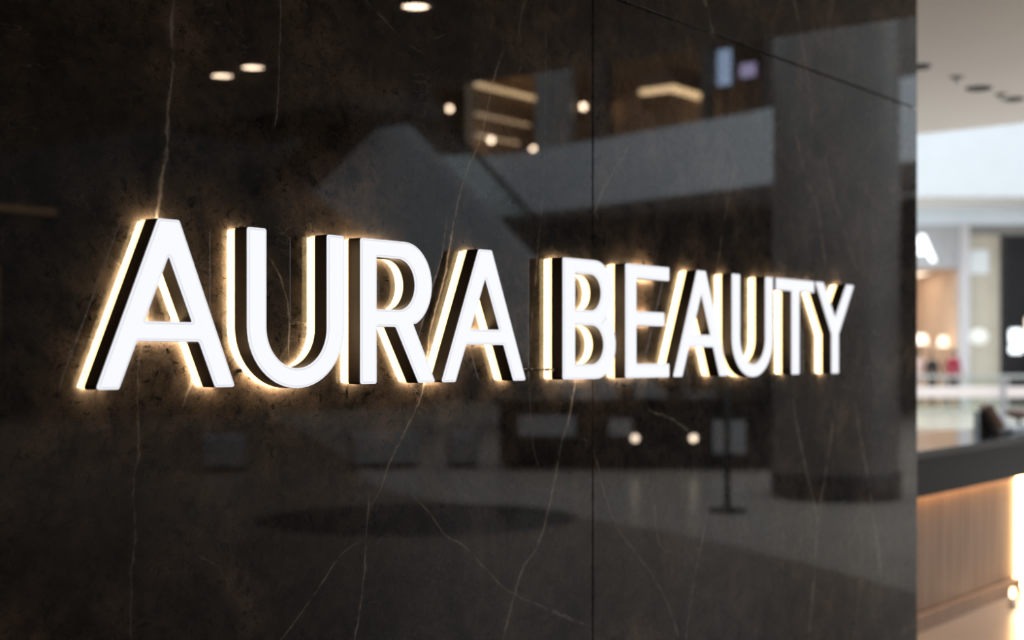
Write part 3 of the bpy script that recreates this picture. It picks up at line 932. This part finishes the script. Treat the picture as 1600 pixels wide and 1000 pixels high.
# ------------------------------------------------------------------ people
def person(lab, loc, rz, top, legs, hair='hair', h=1.70, arm=12, stride=0.10, bag=None):
    t = thing('person', lab, 'person', loc, rz)
    s = h / 1.70
    V = [(0, 0, 0.93), (0, 0, 1.08), (0, 0, 1.24), (0, 0.0, 1.40), (0, -0.005, 1.48), (0, -0.015, 1.56), (0, -0.015, 1.64)]
    R = [(0.155, 0.105), (0.135, 0.095), (0.165, 0.11), (0.15, 0.09), (0.052, 0.055), (0.078, 0.092), (0.07, 0.085)]
    E = [(0, 1), (1, 2), (2, 3), (3, 4), (4, 5), (5, 6)]

    def chain(start, pts):
        k = start
        for p, r in pts:
            V.append(p); R.append((r, r)); E.append((k, len(V) - 1)); k = len(V) - 1
        return k
    ends = []
    for sx in (-1, 1):
        f = stride * sx
        chain(0, [((sx * 0.09, 0, 0.86), 0.092), ((sx * 0.10, f * 0.3, 0.66), 0.078), ((sx * 0.10, f * 0.55 - 0.02, 0.48), 0.058),
                  ((sx * 0.10, f * 0.9, 0.28), 0.05), ((sx * 0.10, f + 0.02, 0.085), 0.036), ((sx * 0.105, f - 0.02, 0.045), 0.042), ((sx * 0.115, f - 0.14, 0.035), 0.034)])
        a = math.radians(arm)
        ex, ez = sx * (0.19 + 0.29 * math.sin(a)), 1.40 - 0.29
        ends.append(chain(3, [((sx * 0.15, 0, 1.395), 0.06), ((sx * 0.20, 0, 1.36), 0.056), ((ex, 0.01, ez), 0.042),
                              ((ex + sx * 0.01, -0.10, ez - 0.22), 0.032), ((ex + sx * 0.005, -0.13, ez - 0.30), 0.03)]))
    n0 = len(V)
    for e in ends:                                   # thumb and fingers
        p = Vector(V[e])
        sx = 1 if p.x > 0 else -1
        for dx, dy, L in ((-0.022, -0.035, 0.045), (-0.013, -0.012, 0.08), (0.0, -0.006, 0.088), (0.011, 0.002, 0.082), (0.021, 0.012, 0.064)):
            V.append((p.x + sx * dx, p.y + dy - 0.01, p.z - L * 0.6)); R.append((0.009, 0.009)); E.append((e, len(V) - 1))
            V.append((p.x + sx * dx * 0.9, p.y + dy - 0.022, p.z - L)); R.append((0.008, 0.008)); E.append((len(V) - 2, len(V) - 1))
    me = bpy.data.meshes.new('body')
    me.from_pydata([(x * s, y * s, z * s) for x, y, z in V], E, [])
    o = bpy.data.objects.new('body', me)
    COL.objects.link(o)
    sk = o.modifiers.new('skin', 'SKIN')
    for i, d in enumerate(me.skin_vertices[0].data):
        d.radius = (R[i][0] * s, R[i][1] * s)
        d.use_root = (i == 0)
    sub = o.modifiers.new('sub', 'SUBSURF')
    sub.levels = 1
    sub.render_levels = 1
    bpy.context.view_layer.update()
    m2 = bpy.data.meshes.new_from_object(o.evaluated_get(bpy.context.evaluated_depsgraph_get()))
    bpy.data.objects.remove(o)
    for mm in (M['skin'], M[top], M[legs], M['black']):
        m2.materials.append(mm)
    for p in m2.polygons:
        p.use_smooth = True
        c = p.center / s
        hand = abs(c.x) > 0.17 and c.z < 0.90
        if c.z > 1.47 or hand:
            p.material_index = 0
        elif c.z > 0.92 or (abs(c.x) > 0.175 and c.z > 0.8):
            p.material_index = 1
        elif c.z > 0.09:
            p.material_index = 2
        else:
            p.material_index = 3
    obj('body', m2, None, t)
    bm = bmesh.new()
    bmesh.ops.create_uvsphere(bm, u_segments=16, v_segments=10, radius=1.0, matrix=Matrix.Translation((0, 0.012 * s, 1.63 * s)) @ Matrix.Diagonal((0.092 * s, 0.105 * s, 0.105 * s, 1)))
    bmesh.ops.delete(bm, geom=[v for v in bm.verts if v.co.y < -0.055 * s and v.co.z < 1.67 * s or v.co.z < 1.56 * s], context='VERTS')
    obj('hair', bm, M[hair], t, True)
    bm = bmesh.new()                                  # nose, eyes and mouth
    add_box(bm, (-0.011 * s, -0.125 * s, 1.575 * s), (0.011 * s, -0.095 * s, 1.61 * s), 0.005)
    obj('nose', bm, M['skin'], t)
    for sx in (-1, 1):
        box('eye', ((sx * 0.03 - 0.011) * s, -0.108 * s, 1.612 * s), ((sx * 0.03 + 0.011) * s, -0.092 * s, 1.622 * s), M['black'], t)
    box('mouth', (-0.022 * s, -0.108 * s, 1.545 * s), (0.022 * s, -0.09 * s, 1.553 * s), M['red'], t)
    return t


def far_xy(u, v):
    p = FO + RV * u + FV * v
    return (p.x, p.y, 0)


person('person in a red top and dark trousers standing outside the peach shop', far_xy(-0.93, -1.6), FRZ + 2.2, 'red', 'denim')
person('person in black clothing standing by the lamp in the peach shop', far_xy(-1.20, -0.4), FRZ + 0.3, 'blackcloth', 'blackcloth', h=1.62)
person('person in a pale pink outfit beside the person in black', far_xy(-1.45, 0.2), FRZ - 0.4, 'pinkcloth', 'pinkcloth', h=1.66)
person('person in black leaning towards the upper balcony edge', (35.3, -20.6, 5.98), -1.4, 'blackcloth', 'denim', h=1.8)
person('person in dark grey walking along the upper balcony', (35.2, -24.6, 5.98), -2.8, 'denim', 'blackcloth', h=1.75, stride=0.2)

# ------------------------------------------------------------------ the atrium seen mirrored in the marble
t = thing('atrium_column', 'tall round taupe stone column with a black plinth in the atrium', 'column', (14.22, -4.40, 0), kind='structure')
lathe('shaft', [(0.66, 0.28), (0.66, 13.0), (0, 13.0), (0, 0.28)], M['stonecol'], t, seg=64)
lathe('plinth', [(0, 0), (0.685, 0), (0.685, 0.27), (0.67, 0.29), (0, 0.29)], M['plinthdark'], t, seg=64)

t = thing('sign_stand', 'slim dark post on a round base standing on the atrium floor', 'stand', (12.19, -4.60, 0))
lathe('base', [(0, 0), (0.185, 0), (0.18, 0.03), (0.05, 0.045), (0.035, 0.07), (0, 0.07)], M['plinthdark'], t, seg=32)
tube('pole', [(0, 0, 0.05), (0, 0, 1.38)], 0.028, M['plinthdark'], t, 14)
lathe('cap', [(0.028, 1.36), (0.042, 1.375), (0.042, 1.43), (0.02, 1.45), (0, 1.45)], M['steel'], t, seg=20)

kd = math.atan2(2.75, 2.05)
t = thing('display_kiosk', 'long black display kiosk on the atrium floor with small lit spots', 'kiosk', (16.6, -8.0, 0), kd)
box('body', (-2.2, -0.5, 0.08), (2.2, 0.5, 0.88), M['blackpanel'], t, 0.01)
box('kiosk_plinth', (-2.1, -0.44, 0.0), (2.1, 0.44, 0.08), M['plinthdark'], t)
box('worktop', (-2.25, -0.55, 0.88), (2.25, 0.55, 0.93), M['ctop'], t, 0.006)
for x0, x1, z0, z1 in ((0.62, 1.05, 0.22, 0.66), (-1.95, -1.2, 0.45, 0.72), (-0.75, -0.45, 0.45, 0.68)):
    box('display_panel', (x0, 0.5, z0), (x1, 0.515, z1), M['greywhite'], t)
for x in (-0.41, 0.36):
    bm = bmesh.new()
    bmesh.ops.create_uvsphere(bm, u_segments=16, v_segments=10, radius=0.045, matrix=Matrix.Translation((x, 0.52, 0.42)))
    obj('spot_lamp', bm, M['kiosk_spot'], t, True)
for i, (x, w, h, m) in enumerate(((-1.5, 0.3, 0.35, 'greypanel'), (-0.5, 0.22, 0.5, 'darkwall'), (0.5, 0.4, 0.3, 'greypanel'), (1.4, 0.25, 0.45, 'blackpanel'))):
    b = thing('display_case', ['grey display case on the kiosk end facing the benches', 'tall brown display case on the kiosk', 'wide low grey display case on the kiosk',
                               'black display case on the kiosk end facing the column'][i], 'case', (16.6 + x * math.cos(kd), -8.0 + x * math.sin(kd), 0.93), kd)
    box('case_base', (-w / 2, -0.18, 0), (w / 2, 0.18, h * 0.35), M[m], b, 0.005)
    box('glass_cover', (-w / 2 + 0.01, -0.17, h * 0.35), (w / 2 - 0.01, 0.17, h), M['glass'], b, 0.004)
    box('lid', (-w / 2, -0.18, h), (w / 2, 0.18, h + 0.02), M[m], b, 0.003)
for i, (x, y, w) in enumerate(((12.6, -12.3, 0.55), (14.3, -11.0, 0.9), (15.0, -10.2, 0.35))):
    t = thing('bench', ['small white block bench by the dark atrium wall', 'broad white block bench between the small bench and kiosk', 'narrow white block bench beside the black kiosk'][i],
              'bench', (x, y, 0), math.radians(38))
    box('plinth', (-w / 2 + 0.03, -0.22, 0.0), (w / 2 - 0.03, 0.22, 0.06), M['plinthdark'], t)
    box('seat_block', (-w / 2, -0.25, 0.06), (w / 2, 0.25, 0.46), M['truss'], t, 0.02)

# escalator from the upper floor down into the atrium
struct(box('upper_landing', (6.0, -18.2, 5.52), (18.55, -13.6, 5.8), M['darkwall']))
es = thing('escalator', 'pale grey escalator with glass sides descending into the atrium', 'escalator', (18.6, -15.9, 0))
run, rise = 10.05, 5.8
W = 0.62


def sloped(name, pts, y0, y1, m):
    bm = bmesh.new()
    a = [bm.verts.new((x, y0, z)) for x, z in pts]
    b = [bm.verts.new((x, y1, z)) for x, z in pts]
    k = len(pts)
    for i in range(k):
        j = (i + 1) % k
        bm.faces.new((a[i], a[j], b[j], b[i]))
    bm.faces.new(a)
    bm.faces.new(b)
    return obj(name, bm, m, es)


sloped('truss', [(0, 5.62), (0.6, 5.62), (0.6 + run, 0.02), (0.6 + run + 0.8, 0.02), (0.6 + run + 0.8, 0.0), (0.6 + run - 3.4, 0.0), (-1.6, 4.25), (-0.1, 5.5)], -W - 0.22, W + 0.22, M['truss'])
for y in (-W - 0.12, W + 0.08):
    sloped('skirt_panel', [(0, 5.62), (0.6, 5.62), (0.6 + run, 0.02), (0.6 + run + 0.8, 0.02), (0.6 + run + 0.8, 0.22), (0.6 + run, 0.24), (0.6, 5.95), (0, 5.95)], y, y + 0.04, M['greywhite'])
    sloped('glass_side', [(0, 5.95), (0.6, 5.95), (0.6 + run, 0.24), (0.6 + run + 0.8, 0.22), (0.6 + run + 0.9, 0.95), (0.6 + run, 1.0), (0.6, 6.72), (0, 6.70)], y + 0.015, y + 0.027, M['glass'])
    tube('handrail', [(0, y + 0.02, 6.72), (0.6, y + 0.02, 6.74), (0.6 + run, y + 0.02, 1.02), (0.6 + run + 0.9, y + 0.02, 0.97), (0.6 + run + 1.0, y + 0.02, 0.7)], 0.05, M['rubber'], es, 8)
NST = 28
stm = None
for k in range(NST):
    x = 0.6 + run * (k + 0.5) / NST
    z = 5.62 - 5.6 * (k + 0.5) / NST
    if stm is None:
        s0 = box('step', (-0.2, -W + 0.02, -0.06), (0.2, W - 0.02, 0.09), M['rail_grey'], es)
        stm = s0.data
        s0.location = (x, 0, z)
    else:
        s = link(bpy.data.objects.new('step', stm), es)
        s.location = (x, 0, z)

# level light on the dark atrium wall; upright strip glows for a lit pillar
for lab, x0, x1, z0, z1 in (('level warm linear light high on the dark atrium wall', 16.8, 19.6, 4.72, 4.86), ('upright warm glowing strip in place of a lit pillar on the dark atrium wall', 18.0, 18.12, 1.9, 3.5)):
    t = thing('wall_glow', lab, 'light', ((x0 + x1) / 2, -26.0, z0))
    w = (x1 - x0) / 2
    box('housing', (-w, 0, 0), (w, 0.05, z1 - z0), M['black'], t)
    box('diffuser', (-w + 0.01, 0.05, 0.01), (w - 0.01, 0.09, z1 - z0 - 0.01), M['dim_glow'], t)
